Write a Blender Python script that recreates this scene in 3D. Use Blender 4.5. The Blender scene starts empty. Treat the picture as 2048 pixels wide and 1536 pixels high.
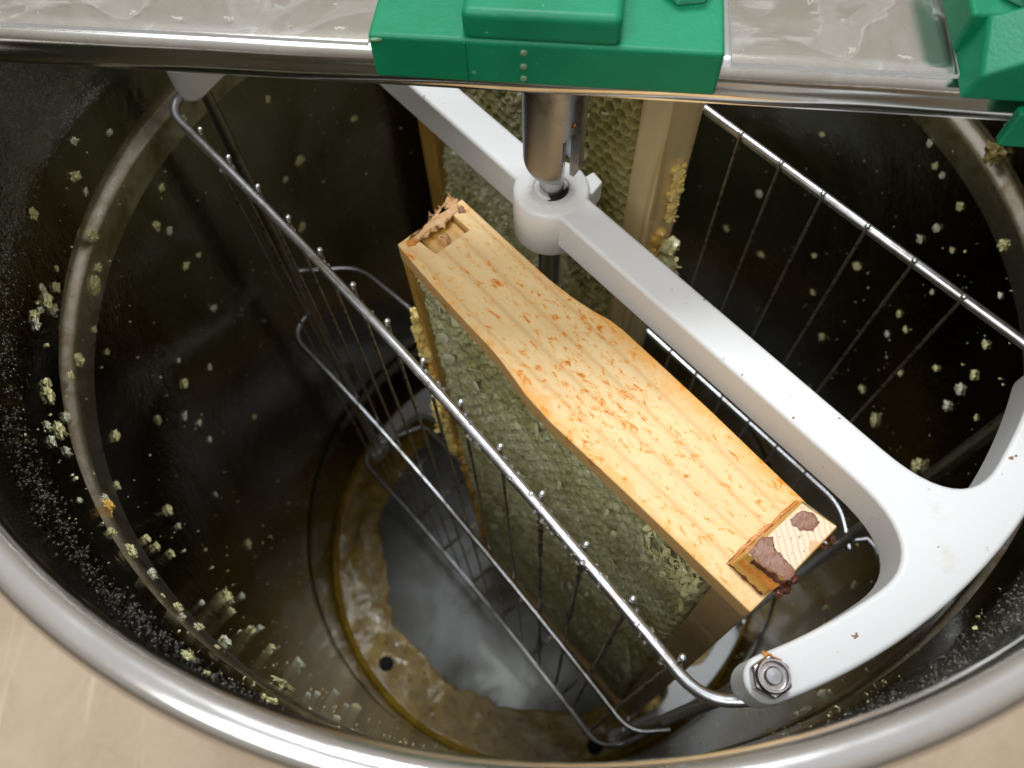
import bpy, bmesh, math, random
import numpy as np
from mathutils import Vector, Matrix, noise as mnoise
random.seed(7); rng = np.random.RandomState(11)
sc = bpy.context.scene

# ------------------------------------------------------------------ camera
cam = bpy.data.cameras.new('camera'); camo = bpy.data.objects.new('camera', cam)
sc.collection.objects.link(camo)
camo.matrix_world = Matrix(((0.9981, 0.0613, 0.0, -0.0189),
                            (-0.0548, 0.8919, -0.4489, -0.1907),
                            (-0.0275, 0.4480, 0.8936, 0.1636),
                            (0, 0, 0, 1)))
cam.sensor_width = 36.0; cam.lens = 36.0 * 1540 / 2048
cam.clip_start = 0.01; cam.clip_end = 50
cam.dof.use_dof = True; cam.dof.focus_distance = 0.245; cam.dof.aperture_fstop = 13.0
sc.camera = camo
# ------------------------------------------------------------------ world and lamps
world = bpy.data.worlds.new('World'); sc.world = world; world.use_nodes = True
wn = world.node_tree
bg = wn.nodes['Background']; bg.inputs[1].default_value = 0.85
_tc = wn.nodes.new('ShaderNodeTexCoord'); _sp = wn.nodes.new('ShaderNodeSeparateXYZ'); _rp = wn.nodes.new('ShaderNodeValToRGB')
_mr = wn.nodes.new('ShaderNodeMapRange'); _mr.inputs['From Min'].default_value = -1
wn.links.new(_tc.outputs['Generated'], _sp.inputs[0]); wn.links.new(_sp.outputs[2], _mr.inputs[0]); wn.links.new(_mr.outputs[0], _rp.inputs[0]); wn.links.new(_rp.outputs[0], bg.inputs[0])
_e = _rp.color_ramp.elements                  # dim warm room: brown low down, pale ceiling overhead
for _ in range(3): _e.new(.5)
for _i, (_p, _c) in enumerate([(.0, (.10, .075, .05)), (.47, (.17, .14, .11)), (.62, (.38, .35, .31)), (.82, (.60, .57, .52)), (1.0, (.80, .81, .84))]):
    _e[_i].position = _p; _e[_i].color = (*_c, 1)
def area(name, loc, target, size, power, col, sy=None):
    l = bpy.data.lights.new(name, 'AREA'); l.energy = power; l.color = col; l.size = size
    if sy: l.shape = 'RECTANGLE'; l.size_y = sy
    o = bpy.data.objects.new(name, l); sc.collection.objects.link(o)
    o.location = loc
    o.rotation_euler = (Vector(target) - Vector(loc)).to_track_quat('-Z', 'Y').to_euler()
    return o
area('window_light', (0.05, 0.80, 2.05), (0, 0, 0), 0.62, 38, (0.88, 0.94, 1.0), 0.62)
area('camera_side_fill', (-.75, -.85, 1.7), (0, 0, -.1), .9, 19, (0.95, 0.97, 1.0), 1.1)  # added soft fill from the camera side, brightens the comb
sc.view_settings.view_transform = 'Standard'; sc.view_settings.look = 'None'
sc.view_settings.exposure = 0.0; sc.view_settings.gamma = 1.0
sc.cycles.max_bounces = 10; sc.cycles.glossy_bounces = 8; sc.cycles.transmission_bounces = 8
sc.cycles.use_denoising = True
sc.cycles.sample_clamp_indirect = 6.0

# ------------------------------------------------------------------ frames of reference
A = math.radians(-52.5)
D = Vector((math.cos(A), math.sin(A), 0)); N = Vector((-D.y, D.x, 0))      # cage axes
B_ = math.radians(-9.5)
E1 = Vector((math.cos(B_), math.sin(B_), 0)); M1 = Vector((-E1.y, E1.x, 0))  # crossbar axes
def C(s, n, z): return D * s + N * n + Vector((0, 0, z))
def Bx(e, m, z): return E1 * e + M1 * m + Vector((0, 0, z))

# ------------------------------------------------------------------ object helpers
def tag(o, label=None, cat=None, group=None, kind=None):
    if label: o['label'] = label
    if cat: o['category'] = cat
    if group: o['group'] = group
    if kind: o['kind'] = kind
    return o
def empty(name, loc, label, cat, group=None):
    o = bpy.data.objects.new(name, None); sc.collection.objects.link(o); o.location = loc
    o.empty_display_size = 0.02
    return tag(o, label, cat, group)
def wloc(o):
    v = Vector(o.location)
    while o.parent: o = o.parent; v = v + Vector(o.location)
    return v
def obj(name, verts, faces, mat, parent=None, smooth=False, origin=None, bevel=0, bseg=2, auto=None):
    me = bpy.data.meshes.new(name)
    if origin is None:
        if len(verts):
            a = np.array([tuple(v) for v in verts], dtype=float) if not isinstance(verts, np.ndarray) else verts
            mn, mx = a.min(0), a.max(0); origin = Vector(((mn[0]+mx[0])/2, (mn[1]+mx[1])/2, mn[2]))
    origin = Vector(origin)
    if isinstance(verts, np.ndarray): vv = (verts - np.array(origin)).tolist()
    else: vv = [tuple(Vector(v) - origin) for v in verts]
    me.from_pydata(vv, [], faces); me.update()
    if smooth or auto:
        me.polygons.foreach_set('use_smooth', [True] * len(me.polygons))
    o = bpy.data.objects.new(name, me); sc.collection.objects.link(o)
    if auto:
        me.set_sharp_from_angle(angle=math.radians(auto))
    mats = mat if isinstance(mat, (list, tuple)) else [mat]
    for m in mats: me.materials.append(m)
    if parent: o.parent = parent; o.location = origin - wloc(parent)
    else: o.location = origin
    if bevel:
        b = o.modifiers.new('bevel', 'BEVEL'); b.width = bevel; b.segments = bseg; b.limit_method = 'ANGLE'; b.angle_limit = math.radians(35)
        me.polygons.foreach_set('use_smooth', [True] * len(me.polygons))
        b.harden_normals = True
    return o
class MB:
    def __init__(s): s.v = []; s.f = []
    def add(s, v, f):
        k = len(s.v); s.v += [Vector(p) for p in v]; s.f += [tuple(i + k for i in q) for q in f]
    def prism(s, poly, z0, z1, fr=None):
        fr = fr or (lambda a, b, c: Vector((a, b, c)))
        n = len(poly)
        v = [fr(x, y, z0) for x, y in poly] + [fr(x, y, z1) for x, y in poly]
        f = [tuple(range(n))[::-1], tuple(range(n, 2*n))] + [(i, (i+1) % n, n + (i+1) % n, n + i) for i in range(n)]
        s.add(v, f)
    def box(s, a0, a1, b0, b1, c0, c1, fr=None):
        s.prism([(a0, b0), (a1, b0), (a1, b1), (a0, b1)], c0, c1, fr)
    def lathe(s, prof, seg=48, fr=None, c=(0, 0), a0=0.0, a1=2*math.pi):
        fr = fr or (lambda a, b, cc: Vector((a, b, cc)))
        full = abs(a1 - a0 - 2*math.pi) < 1e-6
        m = seg if full else seg + 1
        v = []
        for i in range(m):
            t = a0 + (a1-a0)*i/seg
            for r, z in prof: v.append(fr(c[0] + r*math.cos(t), c[1] + r*math.sin(t), z))
        k = len(prof); f = []
        for i in range(seg):
            j = (i+1) % m
            for q in range(k-1):
                f.append((i*k+q, j*k+q, j*k+q+1, i*k+q+1))
        s.add(v, f)
    def tube(s, path, rad, seg=10, caps=True):
        path = [Vector(p) for p in path]; n = len(path)
        if not hasattr(rad, '__len__'): rad = [rad]*n
        up = Vector((0.13, 0.31, 0.94))
        v = []; prev = None
        for i, p in enumerate(path):
            t = (path[min(i+1, n-1)] - path[max(i-1, 0)]).normalized()
            if prev is None:
                if abs(t.dot(up)) > .9: up = Vector((1, 0.2, 0))
                x = (up - t*up.dot(t)).normalized()
            else: x = (prev - t*prev.dot(t)).normalized()
            prev = x; y = t.cross(x)
            for k in range(seg):
                a = 2*math.pi*k/seg; v.append(p + (x*math.cos(a) + y*math.sin(a))*rad[i])
        f = [(i*seg+k, i*seg+(k+1) % seg, (i+1)*seg+(k+1) % seg, (i+1)*seg+k) for i in range(n-1) for k in range(seg)]
        if caps: f += [tuple(range(seg))[::-1], tuple((n-1)*seg + k for k in range(seg))]
        s.add(v, f)
    def blob(s, c, r, sub=1, sq=(1, 1, 1), jag=0.0, rot=None):
        bm = bmesh.new(); bmesh.ops.create_icosphere(bm, subdivisions=sub, radius=1)
        R = rot or Matrix.Identity(3)
        vs = [Vector(c) + R @ Vector((x.co.x*sq[0], x.co.y*sq[1], x.co.z*sq[2])) * r * (1 + jag*random.uniform(-1, 1)) for x in bm.verts]
        s.add(vs, [tuple(q.index for q in f.verts) for f in bm.faces]); bm.free()
    def build(s, name, mat, parent=None, **k): return obj(name, s.v, s.f, mat, parent, **k)
def rounded(pts, r, seg=6):
    """polyline with corners rounded by radius-like cut r"""
    out = [Vector(pts[0])]
    for i in range(1, len(pts)-1):
        p = Vector(pts[i]); a = (Vector(pts[i-1])-p); b = (Vector(pts[i+1])-p)
        ra = min(r, a.length*.49, b.length*.49); a = p + a.normalized()*ra; b = p + b.normalized()*ra
        for k in range(seg+1):
            t = k/seg; out.append(a*(1-t)**2 + p*2*t*(1-t) + b*t*t)
    out.append(Vector(pts[-1])); return out
def resample(path, step):
    out = [path[0]]
    for a, b in zip(path, path[1:]):
        L = (b-a).length; n = max(1, int(L/step))
        for i in range(1, n+1): out.append(a.lerp(b, i/n))
    return out

# ------------------------------------------------------------------ materials
class Nd:
    def __init__(s, name):
        s.m = bpy.data.materials.new(name); s.m.use_nodes = True; s.t = s.m.node_tree; s.p = s.t.nodes['Principled BSDF']
        s.out = s.t.nodes['Material Output']; s.tc = s.t.nodes.new('ShaderNodeTexCoord')
    def n(s, typ, **k):
        x = s.t.nodes.new(typ)
        for a, b in k.items():
            if a in x.inputs.keys() if hasattr(x.inputs, 'keys') else False: x.inputs[a].default_value = b
            else: setattr(x, a, b)
        return x
    def l(s, a, b): s.t.links.new(a, b)
    def mapping(s, scale=(1, 1, 1), rot=(0, 0, 0), loc=(0, 0, 0), src='Object'):
        m = s.n('ShaderNodeMapping'); m.inputs['Scale'].default_value = scale; m.inputs['Rotation'].default_value = rot; m.inputs['Location'].default_value = loc
        s.l(s.tc.outputs[src], m.inputs[0]); return m.outputs[0]
    def noise(s, vec, scale, detail=3, rough=.5, dist=0):
        x = s.n('ShaderNodeTexNoise'); x.inputs['Scale'].default_value = scale; x.inputs['Detail'].default_value = detail
        x.inputs['Roughness'].default_value = rough; x.inputs['Distortion'].default_value = dist
        s.l(vec, x.inputs['Vector']); return x.outputs['Fac']
    def ramp(s, fac, stops, interp='LINEAR'):
        r = s.n('ShaderNodeValToRGB'); r.color_ramp.interpolation = interp
        e = r.color_ramp.elements
        while len(e) < len(stops): e.new(0.5)
        for i, (p, c) in enumerate(stops):
            e[i].position = p; e[i].color = (c, c, c, 1) if not hasattr(c, '__len__') else (*c, 1)
        s.l(fac, r.inputs[0]); return r.outputs[0]
    def mix(s, fac, a, b, mode='MIX'):
        x = s.n('ShaderNodeMix', data_type='RGBA', blend_type=mode)
        for v, i in ((fac, 0), (a, 6), (b, 7)):
            if isinstance(v, (int, float)): x.inputs[i].default_value = v
            elif isinstance(v, tuple): x.inputs[i].default_value = (*v, 1)
            else: s.l(v, x.inputs[i])
        return x.outputs[2]
    def math(s, op, a, b=None, c=None):
        x = s.n('ShaderNodeMath', operation=op)
        for i, v in enumerate((a, b, c)):
            if v is None: continue
            if isinstance(v, (int, float)): x.inputs[i].default_value = v
            else: s.l(v, x.inputs[i])
        return x.outputs[0]
    def bump(s, h, strength=.3, dist=.001, normal=None):
        b = s.n('ShaderNodeBump'); 
        if isinstance(strength, (int, float)): b.inputs['Strength'].default_value = strength
        else: s.l(strength, b.inputs['Strength'])
        b.inputs['Distance'].default_value = dist
        s.l(h, b.inputs['Height'])
        if normal is not None: s.l(normal, b.inputs['Normal'])
        return b.outputs[0]
    def set(s, **k):
        for a, v in k.items():
            a = a.replace('_', ' ')
            if isinstance(v, (int, float)): s.p.inputs[a].default_value = v
            elif isinstance(v, tuple): s.p.inputs[a].default_value = (*v, 1) if len(s.p.inputs[a].default_value) == 4 and len(v) == 3 else v
            else: s.l(v, s.p.inputs[a])
        return s.m

# steel of the drum wall, splashed with honey
m = Nd('drum_steel')
sepn = m.n('ShaderNodeSeparateXYZ'); m.l(m.tc.outputs['Object'], sepn.inputs[0])
ang = m.math('ARCTAN2', sepn.outputs[1], sepn.outputs[0])
cv = m.n('ShaderNodeCombineXYZ'); m.l(ang, cv.inputs[0]); m.l(sepn.outputs[2], cv.inputs[1])
def cyl(m_, sx, sz):
    mp = m_.n('ShaderNodeMapping'); mp.inputs['Scale'].default_value = (sx, sz, 1); m_.l(cv.outputs[0], mp.inputs[0]); return mp.outputs[0]
brush = m.noise(cyl(m, 2.0, 900), 1.0, 4, .6)
film = m.noise(m.mapping((1, 1, .55)), 16, 5, .62, .8)
fine = m.noise(m.mapping(), 700, 2, .6)
film2 = m.noise(m.mapping((1, 1, 1.0)), 90, 4, .7, .3)
filmm = m.ramp(film, [(.36, 0.0), (.62, 1.0)])
col = m.mix(filmm, (.31, .31, .30), (.18, .165, .115))
rgh = m.math('ADD', m.math('MULTIPLY', film2, .16), m.math('MULTIPLY', brush, .10))
b1 = m.bump(brush, .16, .0003)
b2 = m.bump(film2, .35, .0010, b1)
zm = m.n('ShaderNodeMapRange'); zm.inputs['From Min'].default_value = -.066; zm.inputs['From Max'].default_value = -.052; m.l(sepn.outputs[2], zm.inputs[0])
b3 = m.bump(fine, m.math('MULTIPLY_ADD', zm.outputs[0], .45, .12), .0005, b2)
M_wall = m.set(Base_Color=col, Metallic=1.0, Roughness=rgh, Normal=b3, Coat_Weight=.0)

m = Nd('bead_steel_sky')  # paler than the wall: sky reflection painted into the bead's base colour
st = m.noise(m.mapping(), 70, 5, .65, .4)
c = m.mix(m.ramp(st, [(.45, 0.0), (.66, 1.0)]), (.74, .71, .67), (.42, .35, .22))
M_bead_sky = m.set(Base_Color=c, Metallic=1.0, Roughness=m.math('MULTIPLY_ADD', st, .3, .16), Normal=m.bump(st, .25, .001))
m = Nd('rim_steel')
sepn = m.n('ShaderNodeSeparateXYZ'); m.l(m.tc.outputs['Object'], sepn.inputs[0])
ang = m.math('ARCTAN2', sepn.outputs[1], sepn.outputs[0])
rr = m.math('SQRT', m.math('ADD', m.math('MULTIPLY', sepn.outputs[0], sepn.outputs[0]), m.math('MULTIPLY', sepn.outputs[1], sepn.outputs[1])))
cv = m.n('ShaderNodeCombineXYZ'); m.l(ang, cv.inputs[0]); m.l(rr, cv.inputs[1]); m.l(sepn.outputs[2], cv.inputs[2])
mp = m.n('ShaderNodeMapping'); mp.inputs['Scale'].default_value = (1.5, 1500, 1500); m.l(cv.outputs[0], mp.inputs[0])
brush = m.noise(mp.outputs[0], 1.0, 4, .6)
smg = m.noise(m.mapping(), 60, 4, .6)
M_rim = m.set(Base_Color=(.76, .74, .72), Metallic=1.0, Roughness=m.math('ADD', m.math('MULTIPLY', smg, .16), .06), Normal=m.bump(brush, .22, .0002))

def steel(name, col, r0, r1, sc_=120, bumpd=.0, stain=None, stretch=(1, 1, 1)):
    m = Nd(name); nz = m.noise(m.mapping(stretch), sc_, 5, .6)
    c = col
    if stain:
        st = m.ramp(m.noise(m.mapping(loc=(3, 1, 2)), sc_*.45, 5, .65, .5), [(.50, 0.0), (.66, 1.0)])
        c = m.mix(st, col, stain)
    k = dict(Base_Color=c, Metallic=1.0, Roughness=m.math('MULTIPLY_ADD', nz, r1-r0, r0))
    if bumpd: k['Normal'] = m.bump(nz, .3, bumpd)
    return m.set(**k)
M_rod = steel('rod_steel', (.60, .60, .62), .22, .42, 300, .0001, (.42, .38, .32))
M_wire = steel('wire_steel', (.62, .56, .50), .25, .5, 500, .0002, (.16, .12, .07))
M_nut = steel('nut_steel', (.50, .46, .45), .16, .34, 300, .0, (.3, .22, .16))
M_coup = steel('coupling_steel', (.40, .41, .42), .30, .5, 140, .0003, (.28, .26, .22))
M_shaft = steel('shaft_steel', (.5, .5, .5), .12, .3, 200)
M_zinc = steel('zinc_plated', (.75, .77, .80), .2, .45, 200, .0002, (.6, .6, .6))

# crossbar sheet
m = Nd('bar_steel')
nz = m.noise(m.mapping((1, 40, 40)), 12, 4, .6); sm = m.noise(m.mapping(), 45, 5, .65, .6)
c = m.mix(m.ramp(sm, [(.45, 0.0), (.6, 1.0)]), (.84, .84, .84), (.74, .72, .68))
M_bar = m.set(Base_Color=c, Metallic=1.0, Roughness=m.math('MULTIPLY_ADD', sm, .16, .10), Normal=m.bump(nz, .06, .0003))

# acrylic lid strip with dried honey smears
m = Nd('acrylic')
v = m.n('ShaderNodeTexVoronoi', feature='DISTANCE_TO_EDGE'); v.inputs['Scale'].default_value = 75
mpv = m.noise(m.mapping(), 60, 4, .6)
vv = m.n('ShaderNodeVectorMath', operation='ADD'); m.l(m.mapping(), vv.inputs[0])
cc = m.n('ShaderNodeCombineXYZ'); m.l(m.math('MULTIPLY', mpv, .03), cc.inputs[0]); m.l(m.math('MULTIPLY', mpv, -.03), cc.inputs[1]); m.l(cc.outputs[0], vv.inputs[1])
m.l(vv.outputs[0], v.inputs['Vector'])
sm = m.noise(m.mapping(loc=(1, 2, 0)), 26, 5, .6, 1.2)
line = m.ramp(sm, [(.50, 0.0), (.515, .45), (.53, .10), (.60, .16), (.62, .0)])
spots = m.ramp(m.noise(m.mapping(loc=(5, 5, 0)), 240, 3, .6), [(.66, 0.0), (.70, .7)])
scr = m.ramp(m.noise(m.mapping((400, 9, 9), (0, 0, .7)), 1.0, 3, .7), [(.70, 0.0), (.76, .35)])
msk = m.math('MAXIMUM', m.math('MAXIMUM', line, spots), scr)
M_acr = m.set(Base_Color=(.92, .90, .86), Roughness=m.math('MULTIPLY_ADD', msk, .3, .08), IOR=1.49,
              Transmission_Weight=m.math('SUBTRACT', .99, m.math('MULTIPLY', msk, .40)), Normal=m.bump(sm, .015, .0006))

m = Nd('frosted_edge'); M_frost = m.set(Base_Color=(.86, .87, .88), Roughness=.5, Transmission_Weight=.2)
# plastics
m = Nd('green_plastic')
nz = m.noise(m.mapping(), 900, 2, .5); lo = m.noise(m.mapping(), 38, 4, .6)
c = m.mix(m.ramp(lo, [(.4, 0.0), (.7, 1.0)]), (.002, .20, .085), (.004, .255, .115))
sp = m.ramp(m.noise(m.mapping(loc=(2, 7, 1)), 420, 2, .5), [(.74, 0.0), (.78, 1.0)])
c = m.mix(m.math('MULTIPLY', sp, .35), c, (.45, .6, .4))
M_green = m.set(Base_Color=c, Roughness=m.math('MULTIPLY_ADD', lo, .2, .36), Normal=m.bump(nz, .3, .0003), Specular_IOR_Level=.35)
m = Nd('white_nylon')
lo = m.noise(m.mapping(), 30, 4, .6)
dirt = m.ramp(m.noise(m.mapping(loc=(1, 4, 2)), 95, 5, .7), [(.60, 0.0), (.74, 1.0)])
sp = m.ramp(m.noise(m.mapping(loc=(9, 4, 2)), 330, 3, .6), [(.715, 0.0), (.75, 1.0)])
c = m.mix(m.math('MULTIPLY', dirt, .30), (.75, .745, .725), (.60, .47, .30))
c = m.mix(m.math('MULTIPLY', sp, .7), c, (.42, .22, .09))
M_white = m.set(Base_Color=c, Roughness=m.math('MULTIPLY_ADD', lo, .2, .42), Subsurface_Weight=.12, Subsurface_Radius=(.006, .005, .004), Normal=m.bump(m.noise(m.mapping(), 500, 2), .05, .0003))
m = Nd('white_nylon_hub')
sp_ = m.n('ShaderNodeSeparateXYZ'); m.l(m.tc.outputs['Object'], sp_.inputs[0])
rad_n = m.math('SQRT', m.math('ADD', m.math('MULTIPLY', sp_.outputs[0], sp_.outputs[0]), m.math('MULTIPLY', sp_.outputs[1], sp_.outputs[1])))
gn = m.noise(m.mapping(), 320, 5, .7)
gk = m.math('ADD', m.math('MULTIPLY', rad_n, 90), m.math('MULTIPLY', gn, .9))
c = m.mix(m.ramp(gk, [(.95, .75), (1.0, .70)]) if 0 else m.math('MULTIPLY', m.ramp(m.math('SUBTRACT', gk, .6), [(.30, 1.0), (.72, 0.0)]), .6), (.80, .79, .76), (.36, .32, .27))
M_hub = m.set(Base_Color=c, Roughness=.38, Subsurface_Weight=.1, Subsurface_Radius=(.006, .005, .004))
m = Nd('gap_shade'); M_dark = m.set(Base_Color=(.012, .010, .009), Roughness=.6)  # near-black colour painted as shade in the hub gap and nut grooves
m = Nd('rubber'); M_rubber = m.set(Base_Color=(.008, .008, .008), Roughness=.75)

# woods: grain runs along local direction given by angle
def wood(name, c0, c1, stain, stain_amt, ang=A, along='xy', scale=1.0, wet=.35, propolis=True):
    m = Nd(name)
    rot = (0, 0, -ang)
    if along == 'xy': vec = m.mapping((1, 1, 1), rot)
    else: vec = m.mapping((1, 1, 1), (0, math.radians(90), 0))
    st = m.n('ShaderNodeMapping'); st.inputs['Scale'].default_value = (2.2*scale, 26*scale, 26*scale); m.l(vec, st.inputs[0])
    g = m.n('ShaderNodeTexNoise'); g.inputs['Scale'].default_value = 1.0*6; g.inputs['Detail'].default_value = 4; g.inputs['Distortion'].default_value = .6
    m.l(st.outputs[0], g.inputs['Vector'])
    wv = m.n('ShaderNodeTexWave', wave_type='BANDS', bands_direction='Y'); wv.inputs['Scale'].default_value = 36*scale
    wv.inputs['Distortion'].default_value = 11.0; wv.inputs['Detail'].default_value = 2; wv.inputs['Detail Scale'].default_value = .5
    s2 = m.n('ShaderNodeMapping'); s2.inputs['Scale'].default_value = (.16, 1, .5); m.l(vec, s2.inputs[0]); m.l(s2.outputs[0], wv.inputs['Vector'])
    band = m.ramp(wv.outputs['Fac'], [(.0, 1.0), (.10, .25), (.5, 0.0)])
    c = m.mix(m.math('MULTIPLY', band, .6), c0, c1)
    c = m.mix(m.math('MULTIPLY', m.ramp(g.outputs['Fac'], [(.35, 0.0), (.75, 1.0)]), .35), c, c1)
    if propolis:
        s3 = m.n('ShaderNodeMapping'); s3.inputs['Scale'].default_value = (.62, 1.25, 1); m.l(vec, s3.inputs[0])
        n1 = m.n('ShaderNodeTexNoise'); n1.inputs['Scale'].default_value = 360*scale; n1.inputs['Detail'].default_value = 6; n1.inputs['Roughness'].default_value = .72; n1.inputs['Distortion'].default_value = .5; m.l(s3.outputs[0], n1.inputs['Vector'])
        big = m.noise(m.mapping(loc=(.3, .8, .1)), 22, 3, .5)
        k = m.math('ADD', n1.outputs['Fac'], m.math('MULTIPLY', m.math('SUBTRACT', big, .5), .22))
        msk = m.ramp(k, [(.605-stain_amt, 0.0), (.66-stain_amt, 1.0)])
        deep = m.ramp(k, [(.665-stain_amt, 0.0), (.72-stain_amt, 1.0)])
        halo = m.ramp(k, [(.50-stain_amt, 0.0), (.64-stain_amt, .45)])
        c = m.mix(halo, c, (.82, .43, .10))
        c = m.mix(m.math('MULTIPLY', msk, .95), c, stain)
        c = m.mix(m.math('MULTIPLY', deep, .85), c, (.50, .12, .015))
    return m, c, g.outputs['Fac']
m, c, g = wood('pine_light', (.84, .62, .32), (.64, .40, .17), (.74, .26, .02), .034)
# yellow-orange honey stain hugging the long edges of the side bar
sepw = m.n('ShaderNodeSeparateXYZ'); m.l(m.mapping((1, 1, 1), (0, 0, -A)), sepw.inputs[0])
nedge = m.math('ABSOLUTE', m.math('ADD', sepw.outputs[1], .0370))
en = m.noise(m.mapping(), 120, 4, .65)
k = m.math('ADD', nedge, m.math('MULTIPLY', m.math('SUBTRACT', en, .5), .016))
c = m.mix(m.ramp(k, [(.0, 0.0), (.0150, 0.0), (.0215, .75)]), c, (.80, .34, .035))
M_pine = m.set(Base_Color=c, Roughness=.55, Specular_IOR_Level=.3, Normal=m.bump(g, .15, .0006))
m, c, g = wood('pine_edge', (.70, .44, .17), (.50, .28, .09), (.55, .17, .03), .03)
M_pine_edge = m.set(Base_Color=c, Roughness=.42, Normal=m.bump(g, .2, .0006), Coat_Weight=.2)
m, c, g = wood('pine_brown', (.50, .34, .16), (.30, .19, .08), (.3, .10, .02), -.02)
M_pine_brown = m.set(Base_Color=c, Roughness=.4, Normal=m.bump(g, .3, .0008), Coat_Weight=.3)
m, c, g = wood('pine_vertical', (.95, .74, .38), (.62, .40, .15), (.66, .30, .06), -.075, along='z', scale=1.0)
M_pine_v = m.set(Base_Color=c, Roughness=.42, Normal=m.bump(g, .4, .0008), Coat_Weight=.2)
m, c, g = wood('pine_honeyed', (.62, .36, .07), (.42, .22, .04), (.60, .20, .03), .02)
M_pine_h = m.set(Base_Color=c, Roughness=.3, Normal=m.bump(g, .3, .0008), Coat_Weight=.4)

# end grain of the lug
m = Nd('end_grain')
vec = m.mapping((1, 1, 1), (0, 0, -A))
wv = m.n('ShaderNodeTexWave', wave_type='BANDS', bands_direction='Y'); wv.inputs['Scale'].default_value = 170; wv.inputs['Distortion'].default_value = 2.2
wv.inputs['Detail'].default_value = 1
tl = m.n('ShaderNodeMapping'); tl.inputs['Rotation'].default_value = (0, 0, .62); m.l(vec, tl.inputs[0]); m.l(tl.outputs[0], wv.inputs['Vector'])
c = m.mix(m.math('MULTIPLY', m.ramp(wv.outputs['Fac'], [(0, 1.0), (.35, 0.0)]), .38), (.84, .66, .46), (.45, .27, .13))
dots = m.ramp(m.noise(m.mapping(), 900, 1, .5), [(.70, 0.0), (.74, 1.0)])
c = m.mix(m.math('MULTIPLY', dots, .6), c, (.25, .12, .05))
edge = m.ramp(m.noise(m.mapping(loc=(.02, .01, 0)), 130, 4, .6), [(.56, 0.0), (.60, 1.0)])
c = m.mix(m.math('MULTIPLY', edge, .8), c, (.72, .40, .17))
M_end = m.set(Base_Color=c, Roughness=.6)
m = Nd('propolis'); nz = m.noise(m.mapping(), 500, 4, .6)
M_prop = m.set(Base_Color=m.mix(nz, (.20, .075, .04), (.38, .20, .13)), Roughness=.35, Normal=m.bump(nz, .6, .0010))
m = Nd('propolis_orange'); nz = m.noise(m.mapping(), 400, 4, .6)
M_propo = m.set(Base_Color=m.mix(nz, (.62, .17, .02), (.70, .32, .06)), Roughness=.3, Normal=m.bump(nz, .5, .0010))
m = Nd('propolis_dark'); nz = m.noise(m.mapping(), 500, 4, .6)
M_propd = m.set(Base_Color=m.mix(nz, (.05, .015, .008), (.17, .05, .02)), Roughness=.25, Normal=m.bump(nz, .6, .0010))
m = Nd('salmon_wax'); nz = m.noise(m.mapping(), 400, 4, .6)
M_salmon = m.set(Base_Color=m.mix(nz, (.58, .28, .09), (.74, .47, .22)), Roughness=.35, Subsurface_Weight=.2, Subsurface_Radius=(.004, .002, .001), Normal=m.bump(nz, .4, .001))

# waxes
def wax(name, a, b, c3, sc_=150, rough=.32, sss=.15, lo_=.35, hi_=.65):
    m = Nd(name); nz = m.noise(m.mapping(), sc_, 5, .65); big = m.noise(m.mapping(loc=(2, 3, 4)), sc_*.16, 4, .6)
    c = m.mix(m.ramp(nz, [(lo_, 0.0), (hi_, 1.0)]), a, b)
    c = m.mix(m.ramp(big, [(.42, 0.0), (.62, 1.0)]), c, c3)
    return m.set(Base_Color=c, Roughness=rough, Subsurface_Weight=sss, Subsurface_Radius=(.003, .0022, .0009), Normal=m.bump(nz, .35, .0006), Coat_Weight=.35, Coat_Roughness=.12)
M_comb = wax('comb_olive', (.40, .39, .19), (.58, .57, .35), (.34, .31, .12), 150, .2, .3)
M_comb2 = wax('comb_yellow', (.58, .49, .16), (.70, .62, .28), (.44, .38, .13), 120, .4, .04)
M_cell = wax('cell_inside_wax', (.26, .23, .085), (.36, .32, .13), (.20, .17, .06), 150, .3, .04)  # darker wax colour for the insides of the cells
M_flake = wax('wax_flake', (.62, .61, .40), (.78, .77, .56), (.56, .52, .28), 300, .35, .3)
M_burr = wax('burr_wax', (.78, .55, .12), (.86, .72, .28), (.80, .60, .20), 260, .35, .35)
M_burrp = wax('burr_wax_pale', (.62, .60, .30), (.76, .74, .42), (.60, .52, .25), 260, .35, .3)
M_crumb = wax('crumb_wax', (.70, .62, .24), (.84, .80, .48), (.62, .60, .34), 400, .3, .3)
M_crumbp = wax('crumb_wax_pale', (.66, .66, .50), (.82, .82, .66), (.60, .60, .40), 400, .3, .3)
M_crumbo = wax('crumb_wax_orange', (.72, .40, .06), (.80, .55, .16), (.75, .45, .08), 400, .3, .3)
M_crumbb = wax('crumb_wax_brown', (.32, .24, .07), (.42, .34, .12), (.28, .2, .06), 400, .2, .3)

m = Nd('honey')
nz = m.noise(m.mapping(), 70, 6, .7, .5); fz = m.noise(m.mapping(), 420, 4, .7)
c = m.mix(m.ramp(nz, [(.36, 0.0), (.66, 1.0)]), (.24, .13, .006), (.50, .31, .035))
c = m.mix(m.math('MULTIPLY', m.ramp(fz, [(.56, 0.0), (.70, 1.0)]), .55), c, (.55, .40, .12))
M_honey = m.set(Base_Color=c, Roughness=.32, Coat_Weight=.3, Coat_Roughness=.04, Specular_IOR_Level=.3, Normal=m.bump(fz, .35, .0012))
m = Nd('honey_drop'); M_drop = m.set(Base_Color=(.98, .96, .90), Roughness=.03, Transmission_Weight=.95, IOR=1.45)
m = Nd('honey_drip'); M_dropg = m.set(Base_Color=(.30, .52, .30), Roughness=.05, Transmission_Weight=.5, IOR=1.45, Coat_Weight=.5)
m = Nd('honey_thick'); M_drop2 = m.set(Base_Color=(.60, .48, .2), Roughness=.08, Transmission_Weight=.35, IOR=1.45, Coat_Weight=.4)

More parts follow.
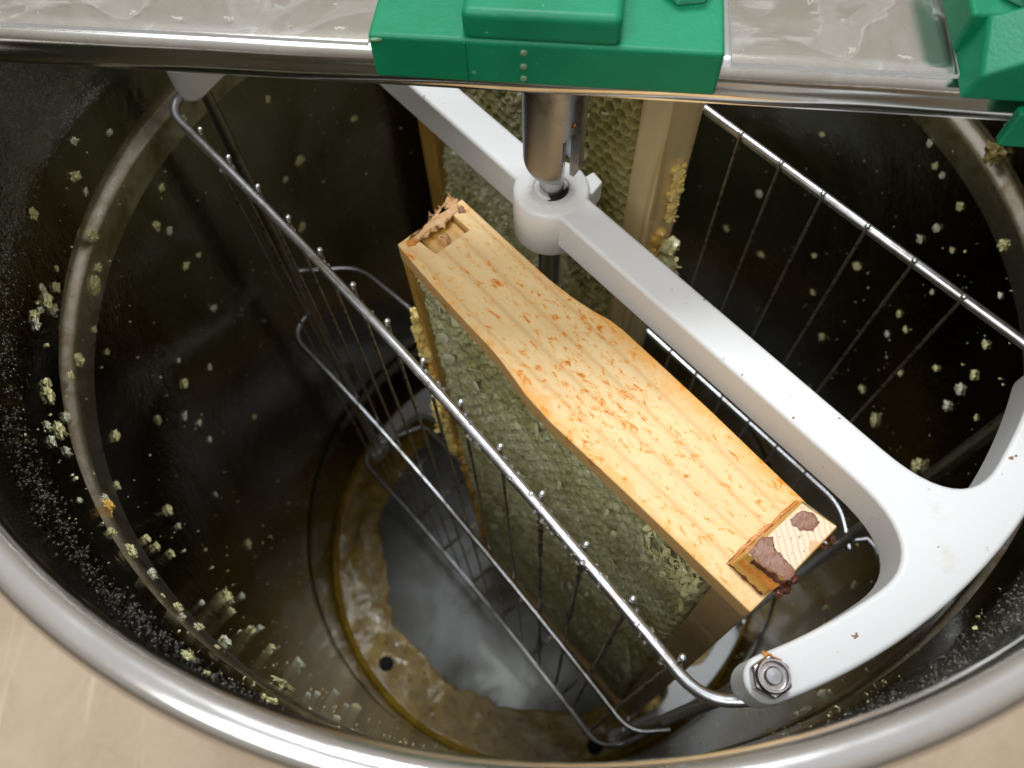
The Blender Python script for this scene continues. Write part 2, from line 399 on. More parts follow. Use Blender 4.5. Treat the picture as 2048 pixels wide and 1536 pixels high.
m = Nd('floor_steel')
nz = m.noise(m.mapping(), 14, 5, .6, .6); fn = m.noise(m.mapping((1, 1, 1)), 260, 3, .6)
c = m.mix(m.ramp(nz, [(.45, 0.0), (.68, 1.0)]), (.32, .32, .31), (.20, .185, .13))
M_floor = m.set(Base_Color=c, Metallic=1.0, Roughness=m.math('MULTIPLY_ADD', nz, .3, .42), Normal=m.bump(nz, .12, .002))

m = Nd('ground_board')
fine = m.noise(m.mapping(), 130, 6, .7); lo = m.noise(m.mapping(), 9, 4, .6, .8)
c = m.mix(fine, (.36, .27, .18), (.48, .37, .26)); c = m.mix(m.math('MULTIPLY', m.ramp(lo, [(.4, 0.0), (.65, 1.0)]), .5), c, (.56, .45, .33))
sc1 = m.ramp(m.noise(m.mapping((26, 1.1, 1), (0, 0, .55)), 3.0, 3, .6), [(.64, 0.0), (.70, 1.0)])
sc2 = m.ramp(m.noise(m.mapping((60, 2, 1), (0, 0, .45), (3, 0, 0)), 2.0, 3, .6), [(.66, 0.0), (.70, 1.0)])
c = m.mix(m.math('MULTIPLY', m.math('MAXIMUM', sc1, sc2), .35), c, (.72, .60, .46))
M_ground = m.set(Base_Color=c, Roughness=.7, Normal=m.bump(fine, .2, .002))

# ------------------------------------------------------------------ ground and drum
b = MB(); b.box(-3, 3, -3, 3, -.60, -.575)
tag(b.build('ground', M_ground), 'beige scratched board that the steel drum stands on', None, None, 'structure')

drum = empty('honey_drum', (0, 0, -.574), 'round stainless steel honey extractor drum with a rolled rim, honey and wax inside', 'drum')
RW = .192
prof = []
def bead(zc, h, d):   # swaged bead in the wall
    return [(RW + d*math.sin(math.pi*k/16)**2, zc + h - 2*h*k/16) for k in range(17)]
prof += [(.1905, -.001), (.1925, -.008), (.1952, -.018), (.1956, -.030), (.1954, -.040), (.1948, -.046), (.1936, -.051), (.1926, -.056), (RW, -.060), (RW, -.078)] + bead(-.0905, .0068, .0042)
prof += [(RW, z) for z in np.linspace(-.11, -.42, 24)]
prof += bead(-.447, .005, .0028)
prof += [(RW, -.47), (RW, -.50), (RW, -.532), (.1905, -.538), (.186, -.541)]
wall = None
b = MB()
ka = min(range(len(prof)), key=lambda i: abs(prof[i][1] - (-.0905 + .0085)) + (prof[i][0] < RW)*0); kb = ka
k0 = next(i for i, (r_, z_) in enumerate(prof) if z_ <= -.0830); k1 = next(i for i, (r_, z_) in enumerate(prof) if z_ <= -.0980)
b.lathe(prof[:k0+1], 160); b.lathe(prof[k1:], 160)
wall = b.build('drum_wall', M_wall, drum, smooth=True, origin=(0, 0, 0))
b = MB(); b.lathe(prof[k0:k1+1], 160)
b.build('swaged_bead', M_bead_sky, drum, smooth=True, origin=(0, 0, 0))['label'] = 'rounded bead pressed into the wall below the rim, its sky gleam painted in'
b = MB(); b.lathe([(.1985, -.006), (.1995, -.04), (.197, -.062), (.197, -.078)] + [(r+.005, z) for r, z in bead(-.0905, .0068, .0042)] + [(.197, -.11), (.197, -.574), (.1925, -.574)], 128)
b.build('drum_skin', M_rim, drum, smooth=True, origin=(0, 0, 0))
b = MB()
pr_ = [(.1951 + .0050*math.cos(t), -.0012 + .0050*math.sin(t)) for t in np.linspace(math.radians(200), math.radians(-130), 22)]
b.lathe(pr_, 192)
b.build('rim', M_rim, drum, smooth=True, origin=(0, 0, 0))
b = MB()
fp = [(.0001, -.522), (.03, -.5225), (.08, -.526), (.12, -.5305), (.148, -.5345), (.160, -.5385), (.186, -.541)]
b.lathe(fp, 96)
b.build('floor_pan', M_floor, drum, smooth=True, origin=(0, 0, 0))
# black rubber plugs in the floor ring
for px_, py_ in ((-.1415, -.1018), (.0304, -.1762)):
    b = MB(); b.lathe([(.0001, -.531), (.0050, -.5312), (.0064, -.5325), (.0066, -.5395), (.0066, -.541)], 24, c=(px_, py_))
    b.build('plug', M_rubber, drum, smooth=True)

# honey lying in the floor ring
v = []; f = []
seg, rad = 260, 30
for i in range(seg):
    t = 2*math.pi*i/seg
    r0 = .1465 + .010*mnoise.noise(Vector((math.cos(t)*3, math.sin(t)*3, 1))) + .004*mnoise.noise(Vector((math.cos(t)*14, math.sin(t)*14, 4)))
    for k in range(rad):
        r = r0 + (.1915 - r0)*k/(rad-1)
        z = -.5338 + .0009*mnoise.noise(Vector((math.cos(t)*r*70, math.sin(t)*r*70, 0))) + .0005*mnoise.noise(Vector((math.cos(t)*r*260, math.sin(t)*r*260, 0)))
        if k == 0: z = -.5375
        if k > rad-4: z += .0015*(k-rad+4)
        v.append((r*math.cos(t), r*math.sin(t), z))
for i in range(seg):
    j = (i+1) % seg
    for k in range(rad-1): f.append((i*rad+k, j*rad+k, j*rad+k+1, i*rad+k+1))
tag(obj('honey_pool', v, f, M_honey, smooth=True), 'amber honey with wax crumbs pooled in the ring round the drum floor', None, None, 'stuff')

# ------------------------------------------------------------------ rotor
rotor = empty('extractor_rotor', (0, 0, -.52), 'rotor with white nylon spiders, steel shaft and two wire baskets inside the drum', 'rotor')
b = MB(); b.lathe([(.0001, -.020), (.0046, -.020), (.0046, -.520), (.0001, -.520)], 24)
b.build('shaft', M_shaft, rotor, auto=40)
# slotted coupling sleeve
def coupling():
    cx, cy = .0004, 0.0; R_ = .0106; ri = .0070; seg = 72; zs = list(np.linspace(.008, -.021, 7)) + list(np.linspace(-.0222, -.0460, 22))
    a0 = math.radians(-60); hw = .0036          # slot direction and half width
    v = []; f = []
    rows = len(zs)
    def keep(t, z):
        d = math.atan2(math.sin(t-a0), math.cos(t-a0))*R_
        top = -.0222
        if z > top: return True
        w = hw * math.sqrt(max(0, min(1, (top - z)/.003)))
        return abs(d) > w
    ang = []
    for k in range(seg): ang.append(2*math.pi*k/seg)
    ang += [a0 - hw/R_, a0 + hw/R_, a0]
    ang = sorted(t % (2*math.pi) for t in ang); n = len(ang)
    for rr_ in (R_, ri):
        for z in zs:
            for t in ang:
                e = 0
                if z < -.040: e = ((-.040 - z)/.0055)**2*.0016
                v.append((cx + (rr_ - (e if rr_ == R_ else 0))*math.cos(t), cy + (rr_ - (e if rr_ == R_ else 0))*math.sin(t), z))
    kk = {}
    def ID(s_, i, k): return s_*rows*n + i*n + (k % n)
    cell = [[keep((ang[k] + (ang[(k+1) % n] if k < n-1 else ang[0]+2*math.pi))/2, (zs[i]+zs[i+1])/2) for k in range(n)] for i in range(rows-1)]
    for i in range(rows-1):
        for k in range(n):
            if not cell[i][k]: continue
            f.append((ID(0, i, k), ID(0, i+1, k), ID(0, i+1, k+1), ID(0, i, k+1)))
            f.append((ID(1, i, k), ID(1, i, k+1), ID(1, i+1, k+1), ID(1, i+1, k)))
            if not cell[i][(k+1) % n]: f.append((ID(0, i, k+1), ID(0, i+1, k+1), ID(1, i+1, k+1), ID(1, i, k+1)))
            if not cell[i][k-1]: f.append((ID(0, i, k), ID(1, i, k), ID(1, i+1, k), ID(0, i+1, k)))
            if i == rows-2 or not cell[i+1][k]: f.append((ID(0, i+1, k), ID(1, i+1, k), ID(1, i+1, k+1), ID(0, i+1, k+1)))
            if i > 0 and not cell[i-1][k]: f.append((ID(0, i, k), ID(0, i, k+1), ID(1, i, k+1), ID(1, i, k)))
    o = obj('coupling', v, f, M_coup, rotor, auto=40)
    b = MB()   # small drilled hole with rusty pin end above the slot
    t = a0 + .02; p = Vector((cx + R_*math.cos(t), cy + R_*math.sin(t), -.0182)); q = Vector((math.cos(t), math.sin(t), 0))
    b.tube([p - q*.001, p + q*.00015], .0012, 14)
    b.build('pin_hole', M_propd, o)
    b = MB(); b.tube([p - q*.001, p + q*.0003], .0006, 12)
    b.build('pin', M_propo, o)
    return o
coupling()

TIE = [(.165, -.067), (.165, .067), (-.155, -.065), (-.155, .065)]
def anchor(sgn, z0, z1, shift=0.0, hw=.0071):
    """arm plus arc-shaped end of a spider, pointing to +s"""
    RI, RO = .1712, .1842
    rb = .1780; ab = math.atan2(.0695, .1639); er = .0064
    pts = [(.006, hw), (.10, hw), (.143, hw)]
    p0 = Vector((.143, hw)); fa = math.radians(9.6); p1 = Vector((RI*math.cos(fa), RI*math.sin(fa))); _l = (p1.y-hw)/math.cos(fa); j = Vector((p1.x + _l*math.sin(fa), hw))
    for k in range(1, 13):
        t = k/12; q = p0*(1-t)**2 + j*2*t*(1-t) + p1*t*t; pts.append((q.x, q.y))
    for k in range(1, 9):
        a = fa + (ab - fa)*k/8; r = RI + .0004*(k/8)**2; pts.append((r*math.cos(a), r*math.sin(a)))
    cx, cy = rb*math.cos(ab), rb*math.sin(ab)
    for k in range(1, 12):
        a = ab + math.pi - math.pi*k/12; pts.append((cx + er*math.cos(a), cy + er*math.sin(a)))
    for k in range(0, 11):
        a = ab*(1-k/10); r = RO + .0002*(1-k/10); pts.append((r*math.cos(a), r*math.sin(a)))
    low = [(x, -y) for x, y in pts[:-1]][::-1]
    poly = (pts + low)
    return [((x - shift)*sgn, y*sgn) for x, y in poly]
def spider(z1, z0, name, hub_lo, label=None):
    b = MB()
    b.prism(anchor(1, z0, z1), z0, z1, C); b.prism(anchor(-1, z0, z1, .0095), z0, z1, C)
    o = b.build(name, M_white, rotor, bevel=.0016, bseg=3)
    if label: o['label'] = label
    b = MB()
    b.lathe([(.0064, hub_lo), (.0064, z1-.0002), (.0067, z1+.0004), (.0126, z1+.0004), (.0136, z1-.0001), (.0142, z1-.0012), (.0144, z1-.006), (.0144, hub_lo+.001), (.0138, hub_lo), (.0064, hub_lo)], 64)
    b.build('hub', M_hub, o, auto=50)
    b = MB(); b.lathe([(.0046, z1-.0008), (.0066, z1-.0006)], 40)
    b.build('bore_shade', M_dark, o)  # dark ring painted in place of the shaded gap round the shaft
    b = MB(); b.prism([(.008, .004), (.0155, .002), (.0185, .007), (.0165, .0135), (.009, .0145)], z1-.012, z1-.0022, lambda a, c_, z: C(a*.80-.004, c_*1.0+.004, z))
    b.build('boss', M_white, o, bevel=.0008)
    # raised pads on the arc ends round the bolts
    return o
upper = spider(-.0575, -.0750, 'upper_spider', -.0802)
lower = spider(-.4945, -.5105, 'lower_spider', -.516)

_old = None
def nut(parent, s, n, z, rot=0.3):
    b = MB(); R_ = .0056
    hexp = [(s + R_*math.cos(rot + k*math.pi/3), n + R_*math.sin(rot + k*math.pi/3)) for k in range(6)]
    b.prism(hexp, z, z+.0046, C)
    o = b.build('nut', M_nut, parent, bevel=.0007, bseg=2)
    b = MB(); b.lathe([(.0046, z+.0044), (.0046, z+.0054), (.0042, z+.0061), (.0038, z+.0061), (.0035, z+.0054), (.0035, z+.0040)], 32, fr=C, c=(s, n))
    b.build('collar', M_nut, o, auto=50)
    b = MB(); b.lathe([(.0036, z+.0040), (.0024, z+.0041)], 32, fr=C, c=(s, n)); b.build('groove_shade', M_dark, o)  # recess between collar and stud, its shade painted dark
    b = MB(); b.lathe([(.0024, z+.0040), (.0024, z+.0056), (.0020, z+.0061), (.0001, z+.0062)], 32, fr=C, c=(s, n))
    b.build('stud', M_shaft, o, auto=40)
for i, (s, n) in enumerate([(.1638, -.0694), (.1638, .0694), (-.1543, -.0694), (-.1543, .0694)]): nut(rotor, s, n, -.0577, .35 + i*.4)
for s, n in TIE:
    b = MB(); b.tube([C(s, n, -.070), C(s, n, -.498)], .0028, 14); b.build('tie_rod', M_rod, rotor, auto=40)

def basket(sg, gunk):
    """wire basket; outer mesh plane at n=-.084*sg, inner at -.009*sg"""
    root = bpy.data.objects.new('basket', None); sc.collection.objects.link(root); root.parent = rotor
    base = C(0, -.046*sg, -.48); root.location = base - wloc(rotor)
    root.empty_display_size = .01
    if sg > 0: SL, SR, tl, tr = -.146, .157, (-.155, -.065), (.165, -.067)
    else: SL, SR, tl, tr = -.146, .1505, (-.155, .065), (.165, .067)
    def bow(s, top=True):
        x = max(0, 1 - ((s - .005)/.155)**2); return x if sg > 0 else 0
    zt, zm, zb = -.0725, (-.262 if sg > 0 else -.2535), -.4890
    def O(s, z, dz=.0):
        return C(s, (-.084 + .0042*bow(s))*sg, z)
    def loop(z, r, name, ez=0):
        pts = [C(tl[0]-.004, tl[1]+.002*sg, z), C(SL-.004, -.084*sg, z)] + [O(s, z) for s in np.linspace(SL+.022, SR-.022, 12)] + [C(SR+.001, -.084*sg, z), C(tr[0]+.005, tr[1]-.001*sg, z)]
        p = rounded([pts[0], pts[1], pts[2]], .011)[:-1] + pts[2:-3+1] + rounded([pts[-3], pts[-2], pts[-1]], .011)[1:]
        b = MB(); b.tube(p, r, 14); return b.build(name, M_rod, root, auto=50)
    if sg < 0: SR = .158; tr = (.170, .070)
    loop(zt, .00195, 'rod')
    if sg < 0: SR = .1505; tr = (.165, .067)
    loop(zm, .0017, 'rod'); loop(zb, .0017, 'rod')
    # inner rods
    ni = -.0095*sg
    si0, si1 = (-.105, .1440) if sg > 0 else (-.1440, .115)
    for z in ((-.235, zb) if sg > 0 else (zb,)):
        a = si0 - (.008 if z < -.2 else 0)
        if z == zt: p = rounded([C(a, ni, z), C(si1, ni, z), C(.1550, -.0150, z-.004), C(.1552, -.0162, z-.0095)], .008)
        elif z == -.235: p = rounded([C(-.170, -.060, z), C(-.1455, -.0276*sg, z), C(-.082, -.0205*sg, z), C(.02, ni-.006*sg, z)], .012)
        else: p = rounded([C(tl[0], tl[1], z), C(-.142, -.020*sg, z), C(si1, ni, z), C(tr[0], tr[1], z)], .010)
        b = MB(); b.tube(p, .0016, 12); b.build('rod', M_rod, root, auto=50)
    # vertical wires welded to the outer rods, hooked over the top one
    s0 = -.1262 if sg > 0 else -.1221
    ws = [s0 + (.0209 if sg > 0 else .0207)*k for k in range(15)]
    for k, s in enumerate(ws):
        if s > SR - .008: continue
        nn = (-.084 + .0042*bow(s) + .0026)*sg
        off = -.0020*sg
        top = [C(s, nn + off*.0, zt+.0038), C(s, nn, zt+.001), C(s, nn, zm), C(s+.001, nn, zb-.001)]
        path = resample([Vector(p) for p in top], .0022)
        g = 1.0 if (gunk and s > .075) else (.35 if gunk and s > .0 else .12)
        rad = []
        for i, p in enumerate(path):
            z = p.z; q = max(0, mnoise.noise(Vector((s*90, z*420, 0)))) * g
            if z > -.085: q = 0
            rad.append(.00068 + .0016*q)
        b = MB(); b.tube(path, rad, 7); b.build('wire', M_wire, root, smooth=True)
    if sg < 0:
        b = MB(); b.tube([C(.1575, .0600, -.259), C(.1750, .0850, -.259)], .0017, 12); b.build('rod', M_rod, root, auto=50)
    # floor wires of the basket
    for k in range(7):
        s = -.115 + .038*k
        b = MB(); b.tube([O(s, zb-.0022), C(s, ni, zb-.0022)], .0011, 8); b.build('wire', M_wire, root, smooth=True)
    # glassy honey beads hanging on the welds and rod
    b = MB()
    for s in ws:
        if s > SR - .006: continue
        nn = (-.084 + .0042*bow(s) + .0028)*sg
        b.blob(C(s, nn, zt+.0040), .00120, 2, (1, 1, .9))
    b.build('weld_tip', M_zinc, root, smooth=True)['kind'] = 'stuff'
    if sg > 0:
        b = MB()
        for i in range(190):
            s = random.uniform(-.12, .155) if i % 4 == 0 else random.uniform(.02, .156)
            ctr = O(s, zt); a = random.uniform(0, 2*math.pi)
            dirv = (N*math.cos(a) + Vector((0, 0, 1))*math.sin(a)).normalized()
            r = random.choice([.0003, .0004, .0005, .0006, .0009])
            b.blob(ctr + dirv*(.00195 + r*.3), r, 2, (1, 1, 1))
        o = b.build('honey_bead', M_drop, root, smooth=True); o['kind'] = 'stuff'
    return root
basket(1, True)['label'] = 'wire basket nearest the camera, its bars beaded with honey'
basket(-1, False)['label'] = 'wire basket on the far side of the white arm'

# ------------------------------------------------------------------ honey frames
def slab(pts, z0, z1, fr): b = MB(); b.prism(pts, z0, z1, fr); return b
K = .028
def F1(s, n, z): return C(s + K*(-.073 - z), n + .000*(-.073-z), z)

fr1 = empty('framed_honeycomb', C(.06, -.037, -.50), 'wooden honey frame standing on end beside the white arm, side bar stained with propolis', 'honey frame', 'honey frames in the baskets')
ZT = -.0725
lowE = [(-.0283, -.0529), (-.012, -.0541), (.004, -.0548), (.0184, -.0552), (.028, -.0553), (.0356, -.0558), (.0440, -.0569), (.0516, -.0581), (.065, -.0586), (.0989, -.0570), (.13, -.0559), (.1500, -.0552)]
upE = [(.1503, -.0170), (.1369, -.0163), (.0969, -.0153), (.070, -.0152), (.055, -.0152), (.0493, -.0158), (.0425, -.0176), (.034, -.0192), (.0222, -.0203), (.0, -.0206), (-.0289, -.0207)]
notch = [(-.0288, -.0285), (-.0153, -.0282), (-.0151, -.0443), (-.0284, -.0462)]
outline = lowE + upE + notch
# top face with a shallow hollow like the milled bar: gridded prism
def side_bar():
    b = MB(); b.prism(outline, ZT-.0092, ZT, C)
    o = b.build('side_bar', [M_pine, M_pine_edge], fr1, bevel=.0007, bseg=2, origin=(0, 0, 0))
    for p in o.data.polygons:
        if abs(p.normal.z) < .5: p.material_index = 1
    return o
sb = side_bar(); sb['label'] = 'pale waisted side bar speckled with orange propolis'
# bottom bar end seated low in the notch, and the upright below it
b = MB(); b.box(-.0270, -.0155, -.0440, -.0288, -.470, ZT-.0030, F1)
bb = b.build('bottom_bar', M_pine_h, fr1, bevel=.0005)
# see jag_patch below
def jag_patch(pts, z, th, fr, mat, name, parent, jag=.0006, n=5):
    out = []
    for (a, c_), (a2, c2) in zip(pts, pts[1:] + pts[:1]):
        for k in range(n):
            t = k/n; out.append((a + (a2-a)*t + random.uniform(-jag, jag), c_ + (c2-c_)*t + random.uniform(-jag, jag)))
    m_ = MB()
    cx = sum(p[0] for p in out)/len(out); cy = sum(p[1] for p in out)/len(out)
    v = []; rings = [(1.0, 0.0), (.93, .75), (.6, 1.0)]
    for s_, h in rings:
        for p in out: v.append(fr(cx + (p[0]-cx)*s_, cy + (p[1]-cy)*s_, z + th*h*(1 + random.uniform(-.35, .35))))
    L = len(out); f = []
    for r in range(2):
        for k in range(L): f.append((r*L+k, r*L+(k+1) % L, (r+1)*L+(k+1) % L, (r+1)*L+k))
    f.append(tuple(2*L+k for k in range(L)))
    m_.add(v, f); return m_.build(name, mat, parent, smooth=True)
jag_patch([(-.0300, -.0225), (-.0335, -.0240), (-.0290, -.0262), (-.0305, -.0300), (-.0290, -.0330), (-.0300, -.0355), (-.0272, -.0385), (-.0275, -.0450), (-.0262, -.0500), (-.0240, -.0480), (-.0235, -.0400), (-.0222, -.0350), (-.0240, -.0300), (-.0250, -.0235)], ZT+.0001, .0004, C, M_salmon, 'wax_smear', fr1, .0012)
jag_patch([(-.0225, -.0380), (-.0200, -.0350), (-.0165, -.0362), (-.0170, -.0385), (-.0205, -.0395)], ZT-.0030, .0030, C, M_salmon, 'wax_smear', fr1, .0005)
b = MB()
for (s, n, l, w) in ((-.0305, -.0245, .0045, .0009), (-.0300, -.0300, .0022, .0008), (-.0298, -.0325, .0018, .0007), (-.0302, -.0350, .0020, .0007), (-.0300, -.0275, .0018, .0007)):
    a = random.uniform(-.5, .5)
    b.add([C(s, n-w, ZT), C(s, n+w, ZT), C(s - l, n + a*l, ZT+.0008), C(s, n, ZT+.0012)], [(0, 1, 2), (1, 3, 2), (3, 0, 2), (0, 3, 1)])
b.build('splinter', M_salmon, fr1)
jag_patch([(-.0255, -.0228), (-.0262, -.0252), (-.0240, -.0262), (-.0225, -.0240)], ZT, .0007, C, M_prop, 'propolis', fr1, .0004)
jag_patch([(-.0262, -.0470), (-.0270, -.0495), (-.0245, -.0505), (-.0228, -.0480), (-.0240, -.0460)], ZT, .0008, C, M_propo, 'propolis', fr1, .0004)

# top bar: runs down at the far right end, its sawn lug sticks out above the side bar
b = MB(); b.box(.1362, .1500, -.0515, -.0185, -.4866, ZT-.0094, F1)
tb = b.build('top_bar', M_pine_brown, fr1, bevel=.0006); tb['label'] = 'brown top bar on its end, dark with honey'
v = [C(.1359, -.0500, ZT+.0002), C(.1373, -.0168, ZT+.0002), C(.1500, -.0174, ZT+.0002), C(.1492, -.0496, ZT+.0002),
     C(.1376, -.0462, ZT+.0098), C(.1378, -.0225, ZT+.0104), C(.1499, -.0200, ZT+.0100), C(.1504, -.0435, ZT+.0098)]
b = MB(); b.add(v, [(4, 5, 6, 7), (0, 1, 5, 4), (1, 2, 6, 5), (2, 3, 7, 6), (3, 0, 4, 7), (3, 2, 1, 0)])
lug = b.build('lug', [M_end, M_pine_h], tb, bevel=.0009, bseg=3); lug['label'] = 'sawn lug of the top bar showing pale end grain'
for p in lug.data.polygons:
    if abs(p.normal.z) < .6: p.material_index = 1
def onlug(u, w, h=0): # u along s 0..1, w along n 0..1 on the lug's end face
    p0 = v[4].lerp(v[7], u); p1 = v[5].lerp(v[6], u); q = p0.lerp(p1, w); return q + Vector((0, 0, h))
def lugpatch(pts, th, mat, jag=.03, z0=.0001):
    return jag_patch(pts, 0, th, lambda a, c_, z: onlug(a, c_, z + z0), mat, 'propolis', tb, jag, 4)
lugpatch([(.10, .70), (.14, .90), (.40, .97), (.62, .90), (.66, .76), (.45, .66), (.2, .66)], .0003, M_prop, .015)
lugpatch([(-.02, .02), (-.03, .30), (.12, .36), (.30, .28), (.55, .22), (.85, .20), (1.0, .16), (1.02, .0), (.6, -.03), (.3, -.02)], .0005, M_prop, .02)
0 and lugpatch([(.45, .985), (.62, .93), (.9, .91), (1.0, .92), (1.01, 1.0), (.5, 1.01), (.3, 1.0)], .0003, M_propo, .02)
# orange and near black resin band on the near face of the lug, and drips behind it
def lugside(u, h, out): 
    a = v[0].lerp(v[3], u); c_ = v[4].lerp(v[7], u); q = a.lerp(c_, h)
    return q - N*out
for (h0, h1, mt, th, u0, u1) in ((.38, .74, M_propo, .0007, .06, .99), (.74, .93, M_propd, .0008, .20, 1.0), (.05, .16, M_propd, .0003, .0, .95)):
    b = MB(); n_ = 16; vv_ = []; 
    for k in range(n_+1):
        u = u0 + (u1-u0)*k/n_
        for h, o_ in ((h0+random.uniform(-.04, .04), .0001), ((h0+h1)/2, th*random.uniform(.7, 1.3)), (h1+random.uniform(-.05, .05), .0001)): vv_.append(lugside(u, h, o_))
    b.add(vv_, [(3*k+q, 3*k+3+q, 3*k+4+q, 3*k+1+q) for k in range(n_) for q in range(2)])
    b.build('propolis', mt, tb, smooth=True)
b = MB()
for (n, z, r) in ((-.022, .002, .0016), (-.025, .001, .0012), (-.040, .003, .0017), (-.043, .000, .0022), (-.046, .002, .0014)):
    b.blob(C(.1512, n, ZT+z+.002), r, 2, (1, 1, 1.1), .22)
b.build('propolis', M_propd, tb)
# resin squeezed into the joint between lug and side bar
b = MB(); path = [C(.1355 + random.uniform(-.0003, .0003), -.050 + .034*k/26, ZT + .0001) for k in range(27)]
jag_patch([(.1353, -.0500), (.1350, -.0400), (.1356, -.0300), (.1360, -.0180), (.1372, -.0180), (.1368, -.0300), (.1362, -.0400), (.1361, -.0500)], ZT, .0003, C, M_propo, 'propolis', fr1, .00035, 7)

# lower side bar
b = MB(); b.box(-.0305, .1362, -.0540, -.0175, -.4868, -.4780, F1)
b.build('side_bar', M_pine_edge, fr1, bevel=.0006)['label'] = 'lower side bar, orange with honey'
# the visible upright edge of the bottom bar
b = MB(); b.box(-.0300, -.0262, -.0520, -.0442, -.4778, ZT-.0094, F1)
b.build('bottom_bar', M_pine_h, fr1, bevel=.0006)

LAST = {}
def comb(frm, s0, s1, z0, z1, n0, sgn, pitch, res, depth, seed, rag, name, mat, parent, ragged_to_hex=None, hexrag=1.0, t=.00042, rnd=0.0):
    """heightfield of hexagonal cells over the (s,z) rectangle; sgn is the outward direction along n"""
    r = np.random.RandomState(seed)
    ns = int((s1-s0)/res); nz = int((z1-z0)/res)
    S, Z = np.meshgrid(np.linspace(s0, s1, ns), np.linspace(z0, z1, nz), indexing='ij')
    def smooth_noise(cell, oct=1):
        out = np.zeros_like(S); amp = 1; tot = 0
        for o_ in range(oct):
            gs = max(2, int((s1-s0)/cell)+3); gz = max(2, int((z1-z0)/cell)+3)
            G = r.uniform(-1, 1, (gs+1, gz+1))
            x = (S-s0)/cell; y = (Z-z0)/cell; xi = np.clip(x.astype(int), 0, gs-1); yi = np.clip(y.astype(int), 0, gz-1)
            fx = x-xi; fy = y-yi; fx = fx*fx*(3-2*fx); fy = fy*fy*(3-2*fy)
            out += amp*((G[xi, yi]*(1-fx) + G[xi+1, yi]*fx)*(1-fy) + (G[xi, yi+1]*(1-fx) + G[xi+1, yi+1]*fx)*fy)
            tot += amp; amp *= .55; cell *= .5
        return out/tot
    wx = smooth_noise(.016)*.0009; wz = smooth_noise(.016)*.0009
    X = S + wx; Y = Z + wz
    p = pitch; h = p*math.sqrt(3)/2
    best = None
    for sh in (0, 1):
        i = np.round(Y/(2*h) - .5*sh); yy = (i + .5*sh)*2*h
        j = np.round(X/p - .5*sh); xx = (j + .5*sh)*p
        dx = X-xx; dy = Y-yy
        hd = np.maximum(np.abs(dx), np.abs(dx)*.5 + np.abs(dy)*math.sqrt(3)/2)
        hd = hd*(1-rnd) + np.sqrt(dx*dx + dy*dy)*rnd*.96
        cid = (i*7919 + j*104729 + sh*13)
        if best is None: best, bid = hd, cid
        else:
            m_ = hd < best; best = np.where(m_, hd, best); bid = np.where(m_, cid, bid)
    wall_ = np.clip((best - (p/2 - t*2.1))/(t*1.1), 0, 1); wall_ = wall_*wall_*(3-2*wall_)
    cr = np.abs(np.sin(bid*12.9898))*43758.5453 % 1.0       # per-cell random
    big = smooth_noise(.03, 2); mid = smooth_noise(.006, 2); fin = smooth_noise(.0022, 2)
    hole = -depth*(.35 + .65*cr)
    H = hole*(1-wall_) + wall_*(rag*fin + .3*rag*mid)*hexrag
    # ragged torn patches, where the cells are filled or crushed
    if ragged_to_hex is not None: W_ = ragged_to_hex(S, Z, big)
    else: W_ = np.clip(.5 + big*1.6, 0, 1)
    R2 = rag*1.4*mid + rag*.8*fin - depth*.25 + np.maximum(0, fin-.2)*rag*2.2
    H = H*(1-W_) + R2*W_ + big*rag*.8*(.25 + .75*W_)
    # sink the borders
    e = np.minimum(np.minimum(S-s0, s1-S), np.minimum(Z-z0, z1-Z))
    H = H - .004*np.clip(1 - e/.005, 0, 1)**2
    V = np.zeros((ns*nz, 3))
    n_ = (n0 + sgn*H)
    if frm is F1: ss = S + K*(-.073 - Z)
    else: ss = S
    V[:, 0] = (D.x*ss + N.x*n_).ravel(); V[:, 1] = (D.y*ss + N.y*n_).ravel(); V[:, 2] = Z.ravel()
    LAST['wall'] = wall_[:-1, :-1].reshape(-1)
    I = np.arange(ns*nz).reshape(ns, nz)
    q = np.stack([I[:-1, :-1], I[1:, :-1], I[1:, 1:], I[:-1, 1:]], -1).reshape(-1, 4)
    if sgn > 0: q = q[:, ::-1]
    return obj(name, V, q.tolist(), mat, parent, smooth=False)
def backing(s0, s1, z0, z1, n0, n1, frm, mat, parent):
    b = MB(); b.box(s0, s1, n0, n1, z0, z1, frm); return b.build('midrib', mat, parent)
c1 = comb(F1, -.0262, .1362, -.4778, ZT-.0094, -.0510, -1, .0063, .00078, .0058, 3, .0013, 'comb', M_comb, fr1,
          ragged_to_hex=lambda S, Z, big: np.clip(.30 + big*1.6, 0, 1), hexrag=.85, t=.00050, rnd=.4)
c1.data.polygons.foreach_set('use_smooth', [True]*len(c1.data.polygons))
c1['label'] = 'olive grey comb with torn cells'
backing(-.0185, .1360, -.4775, ZT-.0094, -.0425, -.0250, F1, M_comb, fr1)
comb(F1, -.0185, .1360, -.4778, ZT-.0094, -.0210, 1, .0063, .002, .003, 5, .0015, 'comb', M_comb, fr1)
